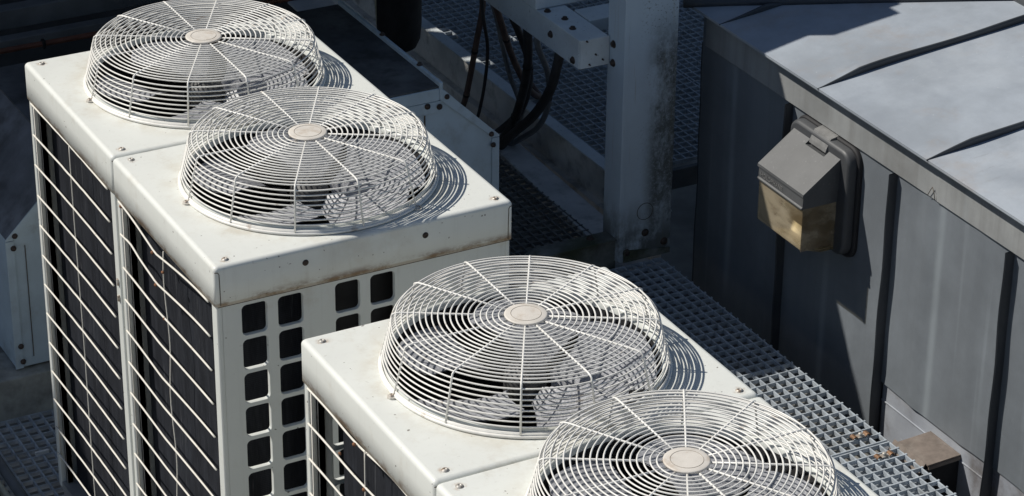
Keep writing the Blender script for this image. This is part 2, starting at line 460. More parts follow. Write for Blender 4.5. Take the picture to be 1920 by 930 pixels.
def make_coil(ystart):
    """finned heat exchanger wrapped round three sides, rounded corners"""
    mb = MB()
    def path(o):
        xa, xb, yf, r = .060+o, W-.05-o, .088+o, .075
        P = [(xa, ystart), (xa, yf+r)]
        P += [(xa+r-r*math.cos(R(t)), yf+r-r*math.sin(R(t))) for t in (18, 36, 54, 72)]
        P += [(xa+r, yf), (xb-r, yf)]
        P += [(xb-r+r*math.sin(R(t)), yf+r-r*math.cos(R(t))) for t in (18, 36, 54, 72)]
        P += [(xb, yf+r), (xb, D-.06)]
        return P
    A, B = path(0), path(.035); n = len(A); z0, z1 = .06, H-.10
    vs = [(x, y, z0) for x, y in A]+[(x, y, z1) for x, y in A]+[(x, y, z0) for x, y in B]+[(x, y, z1) for x, y in B]
    fs = []
    for i in range(n-1):
        fs += [(i, i+1, n+i+1, n+i), (2*n+i, 3*n+i, 3*n+i+1, 2*n+i+1), (n+i, n+i+1, 3*n+i+1, 3*n+i)]
    fs += [(0, n, 3*n, 2*n), (n-1, 3*n-1, 4*n-1, 2*n-1)]
    mb.add(vs, fs); return mb
def make_grid(kind):
    mb = MB(); rnd = random.Random(kind)
    for k in range(13):
        z = H-.142-.1195*k; pts = []
        y1 = .818+rnd.uniform(-.004, .004)
        for i in range(25):
            t = i/24; y = .056+(y1-.056)*t; dx = dz = 0.
            bow = math.sin(math.pi*t)
            if kind == 2:
                amp = [1., .75, .30, .28, .42, .22, .25, .15, .2, .1, .1, .1, .1][k]
                pk = 1-abs(t-.60)/(.60 if t < .6 else .40); pk = pk*pk*(1.6-.6*pk)
                dx = .006*amp*pk; dz = -.050*amp*pk+.010*(k == 1)*math.exp(-((t-.88)/.07)**2)
            elif kind == 3:
                amp = [1., .45, .2][k] if k < 3 else .1
                dx = .012*amp*bow; dz = -.022*amp*math.exp(-((t-.6)/.22)**2)
            else:
                dx = .004*bow; dz = -.002*bow*rnd.random()
            pts.append((-.0045+dx, y, z+dz+(.006 if kind == 1 and k == 12 else 0)*t))
        mb.tube(pts, .0033, 7)
    yv = .44
    pts = []
    for k in range(40):
        t = k/39; z = H-.15-1.44*t
        wob = (.012*math.sin(t*21) if kind == 2 else .003*math.sin(t*9))
        pts.append((.001, yv+wob-.012*t, z))
    mb.tube(pts, .0022, 6)
    mb.tube([(.002, .806, H-.15), (.003, .808, H-.8), (.002, .806, H-1.6)], .0022, 6)
    return mb
def screw_mb(c, axis=2, r=.0085, sgn=1):
    mb = MB()
    pr = [(r*1.35, 0), (r*1.35, .0012*sgn), (r, .002*sgn), (r*.95, .0042*sgn), (r*.45, .0052*sgn), (r*.40, .0036*sgn), (.0001, .0036*sgn)]
    mb.lathe(pr, c, 18, axis); return mb

def make_unit(loc, label, kind, gap, ystart, guard_shared=None):
    root = thing('air_conditioner', (0, 0, 0), label, 'air conditioner', 'rooftop outdoor units')
    cov = make_cover().build('top_cover', M_white, root)
    for (x, y) in ((.047, .034), (.962, .034), (.045, .845-.03), (.962, .845-.03)):
        screw_mb((x, y, H+.0002), 2).build('screw', M_screw, cov)
    for x in (.292, .698): screw_mb((x, -.0058, H-.050), 1, .0075, -1).build('screw', M_bolt, cov)
    for x0, sx in ((.010, 1), (W-.010, -1)):
        sm = MB(); yy = -.0058
        sm.tube([(x0-sx*.014, yy+.001, H-.017), (x0-sx*.004, yy, H-.0175), (x0, yy, H-.024), (x0+sx*.001, yy, H-.07), (x0+sx*.0015, yy, H-.130)], .0014, 5)
        sm.build('cover_seam', M_seam, cov)
    lip = MB(); lip.box((.004, -.0015, H-.1392), (W-.004, .001, H-.1362)); lip.build('gasket_line', M_seam, cov)
    gd = make_guard().build('fan_guard', M_wire, root)
    bd = MB(); bd.lathe([(.0001, H+HG+.0085), (.040, H+HG+.0083), (.057, H+HG+.0075), (.0615, H+HG+.006), (.0615, H+HG+.002), (.0001, H+HG+.002)], (CX, CY, 0), 72)
    b = bd.build('guard_cap', M_badge, gd)
    gr = MB(); gr.ring((CX, CY), .043, .0009, 72, 5, H+HG+.0083); gr.build('cap_groove', M_groove, b)
    for a in (180, -60, 60):
        ta = R(a); mb = MB(); ca, sa = math.cos(ta), math.sin(ta)
        def P(r, t, z): return (CX+r*ca-t*sa, CY+r*sa+t*ca, H+z)
        q = [(.400, -.014), (.420, -.014), (.428, -.010), (.432, 0), (.428, .010), (.420, .014), (.400, .014)]
        n = len(q); vs = [P(r, t, .0005) for r, t in q]+[P(r, t, .006) for r, t in q]
        mb.add(vs, [tuple(range(n))[::-1], tuple(range(n, 2*n))]+[(i, (i+1) % n, n+(i+1) % n, n+i) for i in range(n)])
        tb = mb.build('mounting_tab', M_badge, gd)
        screw_mb(P(.418, 0, .0062), 2, .0075).build('tab_screw', M_screw, tb)
    make_shroud().build('fan_shroud', M_body, root)
    make_shade_can().build('fan_shade_can', M_dark, root)
    fan = make_blades(gap).build('fan', M_blade, root)
    hb = MB(); hb.lathe([(.0001, H-.004), (.028, H-.004), (.032, H-.012), (.052, H-.018), (.060, H-.030), (.062, H-.05), (.062, H-.17), (.0001, H-.17)], (CX, CY, 0), 48)
    hb.build('fan_hub', M_hub, fan)
    hole_panel(.002, 1).build('perforated_panel', M_body, root)
    hole_panel(D-.002, -1).build('perforated_panel', M_body, root)
    sp = MB(); sp.box((W-.004, .018, .05), (W-.001, D-.018, H-.11)); sp.build('side_panel', M_body, root)
    for (x0, x1, y0, y1) in ((.001, .020, .001, .046), (.001, .038, D-.030, D-.001), (W-.020, W-.001, .001, .046), (W-.020, W-.001, D-.046, D-.001)):
        mb = MB(); mb.box((x0, y0, .03), (x1, y1, H-.11), .008, 3); mb.build('corner_post', M_body, root)
        mb = MB(); mb.box((.016, D-.060, .06), (.040, D-.048, H-.115), .002, 1); mb.build('edge_strip', M_strip, root)
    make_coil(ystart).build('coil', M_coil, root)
    make_grid(kind).build('coil_guard', M_gridwire, root)
    mb = MB(); mb.box((.004, .004, .02), (W-.004, D-.004, .055)); mb.build('base_pan', M_pan, root)
    mb = MB(); mb.box((.03, .03, H-.13), (.972, D-.03, H-.126))  # deck that closes the fan well off, opened by the fan shroud
    for (x, y) in ((.01, .02), (.01, D-.08), (W-.09, .02), (W-.09, D-.08)):
        mb = MB(); mb.box((x, y, -.03), (x+.08, y+.06, .02), .004, 1); mb.build('foot', M_pan, root)
    for zz in (H-.47, H-.53) if kind == 1 else ():
        mb = MB(); mb.box((-.006, .012, zz-.012), (.001, .024, zz+.012), .002, 1); mb.build('door_catch', M_screw, root)
    if kind in (2, 3):
        cg = [c for c in root.children if c.name.startswith('coil_guard')][0]
        for (y, z, rr) in (((.53, H-.194, .0062), (.515, H-.303, .0060), (.45, H-.395, .0055), (.80, H-.150, .0075), (.445, H-.225, .005)) if kind == 2 else ((.50, H-.160, .006), (.44, H-.275, .006), (.60, H-.245, .005))):
            mb = MB(); mb.lathe([(.0001, -.007), (rr*.8, -.004), (rr, 0), (rr*.8, .004), (.0001, .007)], (-.0035, y, z), 10, 1); mb.build('rust_spot', M_rustspot, cg)
    root.location = loc; root['_o'] = loc
    return root
B = -H
make_unit((0, GAPP, B), 'white outdoor unit at the rear of the double pair, dark housing right behind it', 1, R(-80), .806)
u2 = make_unit((0, 0, B), 'white outdoor unit with bent grid wires and rusty lid edge over the square-holed panel', 2, R(-98), .806)
U3 = (.0766, -1.3205, B-.0308)
make_unit(U3, 'white outdoor unit standing in front of the square-holed panel, upper one of the front pair', 3, R(-112), .715)
make_unit((.0766, -1.3205-GAPP, B-.0308), 'white outdoor unit nearest the camera, cut off by the bottom of the photo', 4, R(-51), .715)

# ------------------------------------------------------------------ walkway gratings
def grating(x0, x1, y0, y1, z, px=.0472, py=.0533, dep=.018, th=.0036):
    mb = MB()
    nx = max(1, round((x1-x0)/px)); ny = max(1, round((y1-y0)/py))
    for i in range(nx+1):
        x = x0+(x1-x0)*i/nx; mb.box((x-th, y0, z-dep), (x+th, y1, z))
    for j in range(ny+1):
        y = y0+(y1-y0)*j/ny; e = .006 if 0 < j < ny else .0
        ends = j in (0, ny); mb.box((x0-e, y-th*.8, z-(dep-.002)), (x1+e, y+th*.8, z+.002))
        if 0 < j < ny:
            for sx in (x0-e, x1+e): mb.box((sx-.003, y-.004, z-.008), (sx+.003, y+.004, z+.0035))
    return mb
GZ = -1.80
GG = 'walkway grating panels'
one(grating(2.05, 3.040, .655, 2.40, GZ), 'walkway_grating', M_galv, (2.5, 1.5, GZ), 'galvanised grating panel beside the grey wall, mostly in shadow', 'grating', GG)
one(grating(2.05, 3.040, -1.35, .636, GZ+.002), 'walkway_grating', M_galv, (2.5, 0, GZ), 'sunlit galvanised grating panel in the bottom right, past the panel joint', 'grating', GG)
one(grating(-.9, 1.95, 1.745, 2.368, GZ), 'walkway_grating', M_galv, (.3, 2, GZ), 'grating panel at the foot of the concrete kerb, bottom left', 'grating', GG)
one(grating(2.26, 2.88, 2.57, 4.4, GZ), 'walkway_grating', M_galv_worn, (2.5, 3, GZ), 'dim grating panel left of the sloping channel beam and below the light housing', 'grating', GG)
UZ = -1.70
one(grating(3.225, 4.05, 3.05, 6.2, UZ), 'walkway_grating', M_galv, (3.6, 4.5, UZ), 'shaded upper grating panel behind the hanging cables and post', 'grating', GG)
one(grating(4.07, 5.2, 3.05, 6.2, UZ), 'walkway_grating', M_galv, (4.6, 4.5, UZ), 'shaded upper grating panel behind the corner of the grey metal building', 'grating', GG)
for n, (y, lab) in enumerate(((.72, 'rust brown grating clip on the shaded side of the panel joint'), (.555, 'rust brown grating clip on the sunlit panel past the joint'))):
    t = thing('grating_clip', (2.96, y, GZ), lab, 'clip', 'grating clips')
    for sx in (-1, 1):
        mb = MB(); A = []
        for k in range(9):
            a = math.pi*k/8; A.append((math.cos(a)*.016, .004+math.sin(a)*.014))
        Bq = [(q[0]*.8, q[1]-.003) for q in A[::-1]]
        poly = [(2.96+sx*.030+q[0]*.72, GZ+.003+q[1]*.75) for q in A+Bq]
        mb.prism(poly, 1, y-.013, y+.013); mb.build('saddle', M_clip, t)
    mb = MB(); mb.box((2.93, y-.012, GZ+.004), (2.99, y+.012, GZ+.008)); mb.build('bridge_plate', M_screw, t)
    mb = MB(); mb.cyl((2.96, y, GZ+.008), .009, .010, 2, 12, .004); mb.build('bolt', M_screw, t)

one(MB().box((1.2, .640, -1.89), (3.03, 2.40, -1.848), .003, 1), 'drip_tray', M_tray, (2.2, 1.5, -1.89), 'dusty brown-grey drip tray under the half-shaded grating panel', 'drip tray')
one(MB().box((1.2, -1.6, -1.89), (3.03, .634, -1.848), .003, 1), 'drip_tray', M_trayb, (2.2, -.4, -1.89), 'pale blue-grey drip tray under the sunlit grating panel at the bottom right', 'drip tray')
# ------------------------------------------------------------------ grey sheet metal plant room
XW = 3.306
pr = thing('metal_plant_room', (XW, 0, -2.30), 'grey zinc-clad plant room with standing seams and a low pitched roof', 'building')
seams = [2.54, 1.825, 1.072, .318, -.44, -1.2, -2.0]
for k in range(len(seams)-1):
    y1, y0 = seams[k], seams[k+1]; zb = -1.812 if k >= 2 else -2.30
    nu, nv = 26, 24; vs = []
    ph = random.uniform(0, 6)
    for i in range(nu+1):
        y = y0+(y1-y0)*i/nu
        for j in range(nv+1):
            z = zb+(-.74-zb)*j/nv; e = math.sin(math.pi*i/nu)
            x = XW-.004-.006*e*math.sin(z*2.1+ph)*.6-.005*math.exp(-((i/nu-.70)/.05)**2)-.003*math.exp(-((i/nu-.28)/.05)**2)
            if k == 2 and j == 0: x -= .002
            vs.append((x, y, z-.008*e*(k == 2)*(j == 0)))
    q = nv+1; mb = MB()
    mb.add(vs, [(i*q+j, i*q+j+1, (i+1)*q+j+1, (i+1)*q+j) for i in range(nu) for j in range(nv)], True)
    mb.add([(XW+.012, y0, zb), (XW+.012, y1, zb), (XW-.004, y1, zb), (XW-.004, y0, zb)], [(0, 1, 2, 3)])
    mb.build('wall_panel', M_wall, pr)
for k, y in enumerate(seams):
    mb = MB(); nz = 24; vs = []
    for j in range(nz+1):
        z = -2.30+(1.435)*j/nz; wv = .003*math.sin(j*.9+k)+.003*math.sin(j*.37+2*k)
        for (dx, dy) in ((.0, -.006), (-.042, -.004), (-.046, 0), (-.042, .003), (0, .005)):
            if k == 0: dx *= .12
            vs.append((XW+dx, y+dy+wv*(1 if dx else 0), z))
    mb.add(vs, [(j*5+i, (j+1)*5+i, (j+1)*5+i+1, j*5+i+1) for j in range(nz) for i in range(4)])
    mb.build('standing_seam', M_seamz, pr)
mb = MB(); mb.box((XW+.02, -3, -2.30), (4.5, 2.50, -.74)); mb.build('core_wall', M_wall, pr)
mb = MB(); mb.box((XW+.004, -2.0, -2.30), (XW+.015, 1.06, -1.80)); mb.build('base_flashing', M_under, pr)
mb = MB(); mb.prism([(XW+.003, -1.893), (XW+.0005, -1.894), (XW-.0005, -1.898), (XW+.003, -1.900)], 1, .30, 1.062); mb.build('flashing_lip', M_under, pr)
# fascia
for (y0, y1, o) in ((-3.0, .795, .0025), (.785, 2.50, 0)):
    mb = MB(); mb.box((XW-.016-o, y0, -.861), (XW-.010, y1, -.70)); mb.box((XW-.016-o, y0, -.8635), (XW+.02, y1, -.8615)); mb.build('fascia', M_fascia, pr)
mb = MB(); mb.tube([(XW-.024, .842, -.858), (XW-.025, .826, -.83), (XW-.025, .815, -.812), (XW-.025, .803, -.83), (XW-.024, .795, -.859)], .0016, 5); mb.build('fascia_clip', M_seam, pr)
# roof
XE, ZE, PIT = 3.243, -.686, .10
def hip(x): return 2.55-.70*(x-XE)
ribs = [2.318, 1.565, .811, .056, -.70, -1.45, -2.2, -3.0]
XR = 4.37
def rz(x, y):
    n = math.sin(3.1*x+1.7*y)*.004+math.sin(7.3*y+2.2*x)*.003
    k = min((abs(y-r) for r in ribs)); s = min(1, max(0, k/.38))
    return ZE+PIT*(x-XE)+n*min(1, (x-XE)/.25)+.007*math.sin(s*math.pi/2)*min(1, (x-XE)/.3)
for k in range(len(ribs)):
    yt = 2.57 if k == 0 else ribs[k-1]; yb = ribs[k]
    nu, nv = 40, 18; vs = []
    for i in range(nu+1):
        x = XE+(XR-XE)*i/nu; t_ = min(yt, hip(x)); b_ = min(yb, hip(x)-.0001)
        for j in range(nv+1):
            y = b_+(t_-b_)*j/nv; vs.append((x, y, rz(x, y)))
    q = nv+1; mb = MB()
    mb.add(vs, [(i*q+j, (i+1)*q+j, (i+1)*q+j+1, i*q+j+1) for i in range(nu) for j in range(nv)], True)
    tl = min(yt, hip(XE)); n = 12
    e = [(XE, yb+(tl-yb)*j/n) for j in range(n+1)]
    mb.add([(x, y, rz(x, y)) for x, y in e]+[(x+.001, y, rz(x, y)-.012) for x, y in e], [(j, j+1, n+2+j, n+1+j) for j in range(n)])
    mb.build('roof_panel', M_roof, pr)
for k, y in enumerate(ribs):
    xe = min(XR, XE+(2.55-y)/.70)
    if xe-XE < .1: continue
    nz = 44; vs = []; mb = MB()
    for j in range(nz+1):
        x = XE-.004+(xe-XE)*j/nz; s = min(1, (x-XE)/.20); s = max(0, s)
        h = .004+.024*s+.003*math.sin(x*9+k); wv = .006*math.sin(x*5.3+k*2)*s
        if xe < XR: h *= min(1, (xe-x)/.12+.15)
        z = rz(x, y)
        for (dy, dz) in ((.008, -.003), (.006, h*.6), (.002, h), (-.004, h*1.0), (-.007, h*.72), (-.006, h*.35), (-.005, -.003)):
            vs.append((x, y+dy*(.35+.65*s)+wv, z+dz))
    q = 7; mb.add(vs, [(j*q+i, j*q+i+1, (j+1)*q+i+1, (j+1)*q+i) for j in range(nz) for i in range(q-1)], True)
    mb.add(vs[:q], [tuple(range(q))])
    mb.build('roof_seam', M_seamz if k != 99 else M_roof, pr)
mb = MB(); P = []
for i in range(25):
    x = XE-.03+(XR-XE+.03)*i/24; P.append((x, hip(x)+.0, ZE+PIT*(x-XE)+.012))
mb.tube(P, .020, 10); mb.build('hip_cap', M_seamz, pr)
mb = MB()
zr_ = ZE+PIT*(XR-XE)
mb.add([(XE, hip(XE), ZE), (XR, hip(XR), zr_), (XR+1.6, hip(XR), zr_-.16), (XR+1.6, 2.57, ZE-.02), (XE, 2.57, ZE)], [(0, 1, 2, 3, 4)])
mb.add([(XR, hip(XR), zr_), (XR, -3, zr_), (XR+1.6, -3, zr_-.5), (XR+1.6, hip(XR), zr_-.5)], [(0, 1, 2, 3)])
mb.build('far_roof_slope', M_roof, pr)
mb = MB(); mb.tube([(XR, hip(XR)+.01, zr_+.008), (XR, 0, zr_+.008), (XR, -3, zr_+.008)], .022, 8); mb.build('ridge_cap', M_seamz, pr)

# brown box sticking out of the wall base
bx = thing('duct_cover', (3.22, .65, -2.30), 'brown weathered metal box sticking out from the base of the grey wall', 'duct cover')
mb = MB(); mb.prism([(3.150, -1.874), (XW+.003, -1.868), (XW+.003, -1.875), (3.152, -1.881)], 1, .520, .722); mb.build('top_plate', M_brown, bx)
mb = MB(); mb.prism([(3.150, -1.874), (3.112, -1.925), (3.116, -1.932), (3.152, -1.881)], 1, .535, .745); mb.build('sloping_plate', M_brown, bx)
mb = MB(); mb.prism([(3.153, -1.882), (XW+.003, -1.876), (XW+.003, -1.890), (3.156, -1.896)], 1, .517, .523); mb.build('edge_lip', M_brown, bx)
mb = MB(); mb.box((3.13, .526, -2.33), (XW+.002, .716, -1.897)); mb.build('duct_body', M_dark, bx)  # near-black block: shade of the hollow end and wall put into its colour

# ------------------------------------------------------------------ bulkhead lamp on the wall
lp = thing('wall_lamp', (XW, 1.54, -1.34), 'grey bulkhead wall lamp with a yellowed prismatic lens, under the eave', 'wall lamp')
Y0, Y1 = 1.380, 1.720; XF = 3.075; XB = 3.245
def rr_prism(mb, y0, y1, z0, z1, r, xa, xb, bev=.006):
    lo = lambda x, i: [(x, p[0], p[1]) for p in rrect(y0+i, z0+i, y1-i, z1-i, max(r-i, .002), 0, 6, 2)]
    L = [lo(xb, 0), lo(xa+bev, 0), lo(xa+bev*.3, bev*.3), lo(xa, bev)]
    loft(mb, L, True); n = len(L[0]); mb.add(L[-1], [tuple(range(n))])
mb = MB(); rr_prism(mb, 1.300, 1.765, -1.372, -.872, .07, XW-.022, XW-.004, .008); mb.build('back_plate', M_gasket, lp)
mb = MB(); rr_prism(mb, 1.318, 1.755, -1.355, -.884, .06, XB, XW-.022, .014); mb.build('back_box', M_lampdark, lp)
ZR, ZF = -.922, -1.050
def hoodpart(y0, y1, bev=.0):
    return [(XB+.006, ZR), (XF, ZF), (XF-.002, ZF-.012), (XF+.004, ZF-.016), (XB+.006, ZF-.016)]
mb = MB()
for y0, y1 in ((Y0, 1.462), (1.600, Y1)): mb.prism(hoodpart(y0, y1), 1, y0, y1)
zn = ZR-.022; xn = XB+.006-(ZR-zn)/(ZR-ZF)*(XB+.006-XF)
mb.prism([(XB+.006, zn-.006), (xn, zn), (XF, ZF), (XF-.002, ZF-.012), (XF+.004, ZF-.016), (XB+.006, ZF-.016)], 1, 1.4621, 1.5999)
mb.build('hood', M_lamp, lp)
mb = MB(); mb.prism([(XF+.004, -1.066), (XF+.002, -1.108), (XF-.004, -1.112), (XF-.004, -1.119), (XB+.006, -1.119), (XB+.006, -1.066)], 1, Y0+.004, Y1-.004, .0015); bd = mb.build('band', M_lamp, lp)
mb = MB(); mb.prism([(XF+.006, -1.120), (XF+.006, -1.305), (XB-.06, -1.338), (XB+.004, -1.338), (XB+.004, -1.120)], 1, Y0+.007, Y1-.007, .004); mb.build('lens', M_lens, lp)
mb = MB()
V = []; nn = 20
for i in range(nn+1):
    t = i/nn
    for q in range(9):
        u = q/8; yy = Y0+.025+(Y1-Y0-.05)*u
        V.append((XB-.012-.09*(1-math.sin(math.pi*(.15+.75*t)))-.03*(2*u-1)**2, yy, -1.128-.195*t))
mb.add(V, [(9*i+q, 9*i+q+1, 9*i+q+10, 9*i+q+9) for i in range(nn) for q in range(8)], True); mb.build('reflector', M_reflector, lp)
mb = MB(); mb.box((XF+.012, Y0+.0125, -1.318), (XB, Y0+.0145, -1.123)); mb.build('lamp_sun_stop', M_brown, lp)  # opaque plate added inside to stop sun passing through the lens side
mb = MB(); mb.prism([(XF+.012, -1.299), (XB-.06, -1.330), (XB, -1.330), (XB, -1.326), (XB-.06, -1.326), (XF+.012, -1.295)], 1, Y0+.0145, Y1-.022); mb.build('lamp_sun_stop_floor', M_reflector, lp)  # opaque floor added inside to stop sun leaving through the lens bottom
mb = MB(); mb.prism([(XB-.008, ZR+.003), (XB-.012, ZR-.012), (XB-.006, ZR-.014), (XB, ZR-.004), (XB+.052, -.878), (XB+.052, -.870), (XB+.012, -.878)], 1, 1.472, 1.592, .001); mb.build('latch', M_lamplatch, lp)
# maker's lettering cast into the band
def lettering(txt, size, loc, rot, name, mat, parent, ext=.0006):
    cu = bpy.data.curves.new(name, 'FONT'); cu.body = txt; cu.size = size; cu.extrude = ext
    tmp = bpy.data.objects.new(name, cu); COL.objects.link(tmp)
    dg = bpy.context.evaluated_depsgraph_get(); me = bpy.data.meshes.new_from_object(tmp.evaluated_get(dg))
    bpy.data.objects.remove(tmp, do_unlink=True)
    me.name = name; o = bpy.data.objects.new(name, me); COL.objects.link(o); me.materials.clear(); me.materials.append(mat)
    o.parent = parent; po = Vector(parent['_o']); o.location = Vector(loc)-po; o.rotation_euler = rot; return o
lettering('HOLOPHANE', .028, (XF+.0005, 1.700, -1.099), (R(90), 0, R(-90)), 'lettering', M_lamplatch, bd)

# ------------------------------------------------------------------ steel frame behind the units
sf = thing('steel_post', (2.85, 2.42, -1.79), 'pale painted steel channel post stained with black mildew, standing beside the wall', 'post')
mb = MB()
mb.prism([(2.836, 2.42), (3.098, 2.42), (3.098, 2.565), (3.090, 2.565), (3.090, 2.429), (2.845, 2.429), (2.845, 2.565), (2.836, 2.565)], 2, -1.79, -.22, .002)
mb.prism([(2.832, 2.417), (2.852, 2.417), (2.852, 2.420), (2.836, 2.420), (2.836, 2.440), (2.832, 2.440)], 2, -1.66, -.22, .001)
mb.build('channel', M_post, sf)
def bolt(c, axis, sgn, r=.0135):
    mb = MB(); mb.lathe([(r*1.3, 0), (r*1.3, .003*sgn), (r*.9, .004*sgn), (r*.85, .011*sgn), (.0001, .012*sgn)], c, 14, axis); return mb
for c in ((2.836, 2.515, -.775), (2.836, 2.515, -.862)): bolt(c, 0, -1).build('bolt', M_bolt, sf)
for c in ((2.967, 2.42, -1.665), (3.066, 2.42, -1.730), (2.874, 2.42, -1.745)): bolt(c, 1, -1, .014).build('bolt', M_bolt, sf)
mb = MB(); mb.tube([(2.963+.040*math.cos(R(12*k)), 2.4195, -1.56+.040*math.sin(R(12*k))) for k in range(30)], .0016, 6, True); mb.build('knockout_ring', M_seam, sf)
mb = MB(); mb.prism([(2.858, -1.79), (3.095, -1.79), (3.095, -1.765), (2.858, -1.73)], 1, 2.413, 2.419); mb.build('foot_plate', M_mossy, sf)

cb = thing('cross_beam', (2.6, 2.5, -1.84), 'mossy low steel channel running across to the foot of the pale post', 'beam')
mb = MB(); mb.prism([(2.34, -1.83), (2.84, -1.83), (2.84, -1.686), (2.46, -1.686), (2.40, -1.716), (2.34, -1.766)], 1, 2.455, 2.462); mb.build('web', M_mossy, cb)
mb = MB(); mb.prism([(2.46, -1.686), (2.848, -1.686), (2.848, -1.680), (2.46, -1.680), (2.40, -1.710), (2.34, -1.760), (2.34, -1.766), (2.40, -1.716)], 1, 2.44, 2.535); mb.build('flange', M_mossy, cb)
bolt((2.735, 2.5, -1.680), 2, 1, .014).build('bolt', M_bolt, cb)

lb = thing('side_beam', (2.75, 4, -.87), 'pale painted box beam running back from the post, with an end plate and rusty bolts', 'beam')
mb = MB(); mb.box((2.686, 2.553, -.880), (2.828, 6.2, -.745), .003, 1); mb.build('beam_body', M_beam, lb)
mb = MB(); mb.box((2.690, 2.546, -.878), (2.834, 2.552, -.746), .002, 1); mb.build('end_plate', M_beam, lb)
for c, ax, sg in (((2.686, 2.80, -.808), 0, -1), ((2.686, 2.60, -.853), 0, -1)): bolt(c, ax, sg, .013).build('bolt', M_bolt, lb)
for c in ((2.722, 2.90, -.745), (2.748, 2.79, -.745), (2.726, 2.68, -.745)): bolt(c, 2, 1, .012).build('bolt', M_bolt, lb)
for c in ((2.765, 2.546, -.82), (2.80, 2.546, -.85), (2.72, 2.546, -.752), (2.735, 2.546, -.862)): bolt(c, 1, -1, .0035).build('rivet', M_bolt, lb)
mb = MB(); mb.box((2.834, 2.72, -.80), (3.098, 2.86, -.742), .003, 1); one(mb, 'cross_beam', M_beam, (2.95, 2.8, -.8), 'short pale steel cross beam between the box beam and the post', 'beam')

eq = thing('raised_air_handler', (2.0, 3.4, -.73), 'pale air handling unit raised on the steel frame, only its base showing at the top', 'air handler')
mb = MB(); mb.box((2.68, 2.93, -.742), (3.05, 4.4, -.335), .003, 1); mb.build('base_skid', M_beam, eq)
mb = MB(); mb.box((.95, 2.918, -.33), (2.875, 5.2, .86), .012, 2); mb.build('casing', M_body, eq)
mb = MB(); mb.box((2.36, 2.908, .902), (2.73, 3.9, 1.03), .006, 2); mb.build('shadow_hump', M_body, eq)  # unseen block added on the lid to extend its shadow over the roof
mb = MB(); mb.box((.93, 2.905, .862), (2.885, 5.22, .90), .008, 2); mb.build('lid', M_body, eq)

sb = thing('sloping_channel', (2.95, 3.2, -1.82), 'broad grey channel beam lying aslant on the floor plate left of the post', 'beam')
mb = MB()
T = [(2.845, 2.57), (3.02, 2.73), (3.05, 3.95), (2.925, 3.95)]
mb.prism(T, 2, -1.87, -1.800, .006); mb.build('beam_body', M_steel, sb)

ch = thing('floor_channel', (3.1, 4, -1.88), 'grey steel floor channel with a raised rail along the upper grating', 'channel')
mb = MB(); mb.box((2.9, 2.57, -1.945), (3.165, 6.2, -1.933)); mb.build('floor_plate', M_steel, ch)
mb = MB(); mb.box((3.158, 2.6, -1.932), (3.166, 6.2, -1.70)); mb.box((3.12, 2.6, -1.932), (3.157, 6.2, -1.87)); mb.build('web', M_steel, ch)
mb = MB(); mb.box((3.150, 2.6, -1.699), (3.215, 6.2, -1.690), .002, 1); mb.build('top_flange', M_beam, ch)
mb = MB()
for (x, y, r) in ((3.06, 3.36, .028), (3.07, 3.14, .034)): mb.lathe([(r, 0), (r, .001), (.0001, .001)], (x, y, -1.9325), 20)
mb.build('drain_hole', M_dark, ch)
mb = MB(); mb.box((3.217, 3.02, -1.83), (5.2, 3.045, -1.73), .002, 1); one(mb, 'grating_support', M_rail, (4, 3.03, -1.83), 'dark steel angle under the front edge of the upper grating', 'beam')
mb = MB(); mb.cyl((3.045, 2.83, -1.924), .009, .05, 0, 12); one(mb, 'debris', M_debris, (3.05, 2.83, -1.93), 'small white cylindrical scrap lying on the floor plate by the post', 'debris')
mb = MB(); mb.box((.02, 2.06, -1.798), (.075, 2.072, -1.785)); one(mb, 'debris', M_debris, (.05, 2.06, -1.80), 'short white stick lying on the grating at the bottom left', 'debris')

# hanging cables
def spline(P, n=10):
    P = [Vector(p) for p in P]; out = []
    for i in range(len(P)-1):
        a, b, c, d = P[max(0, i-1)], P[i], P[i+1], P[min(len(P)-1, i+2)]
        for k in range(n):
            t = k/n
            out.append(.5*((2*b)+(c-a)*t+(2*a-5*b+4*c-d)*t*t+(3*b-a-3*c+d)*t**3))
    return out+[P[-1]]
def unproj(px, py, y):
    d = fw+rt*((px-960)/5106.5)-up*((py-465)/5106.5); o = M.translation; t = (y-o.y)/d.y; return o+d*t
CB = 'cables hanging from the box beam'
def cable(pts, r, mat, label, ties=()):
    P = spline(pts, 9); o = one(MB().tube(P, r, 10), 'cable', mat, pts[0], label, 'cable', CB)
    for t in ties:
        i = int(t*(len(P)-1)); d = (P[i+1]-P[i-1]).normalized()
        MB().tube([P[i]-d*.008, P[i]+d*.008], r*1.12, 10).build('cable_tie', M_tape, o)
TOP = -.876
cable([(2.80, 3.74, TOP), (2.845, 3.75, -1.035), (2.838, 3.8, -1.255), (2.853, 3.9, -1.49), (2.878, 4.0, -1.648), (2.93, 4.2, -1.86)], .015, M_cable_br, 'brown cable hanging farthest left, dropping behind the light housing', (.45, .75))
cable([(2.80, 3.68, TOP), (2.822, 3.7, -1.08), (2.872, 3.75, -1.27), (2.91, 3.85, -1.496), (2.928, 3.95, -1.709), (2.94, 4.05, -1.865)], .0085, M_cable, 'thin black cable next to the brown one at the left')
cable([(2.77, 3.57, TOP), (2.837, 3.6, -1.046), (2.928, 3.7, -1.262), (3.022, 3.8, -1.471), (3.13, 3.9, -1.687), (3.14, 3.98, -1.865)], .0115, M_cable_gr, 'slender grey cable slanting down to the rail of the floor channel')
cable([(2.76, 3.5, TOP), (2.839, 3.55, -1.067), (2.982, 3.7, -1.327), (3.146, 3.85, -1.571), (3.262, 3.95, -1.68), (3.30, 4.1, -1.685)], .016, M_cable_br, 'thick brown cable slanting right onto the upper grating', (.3,))
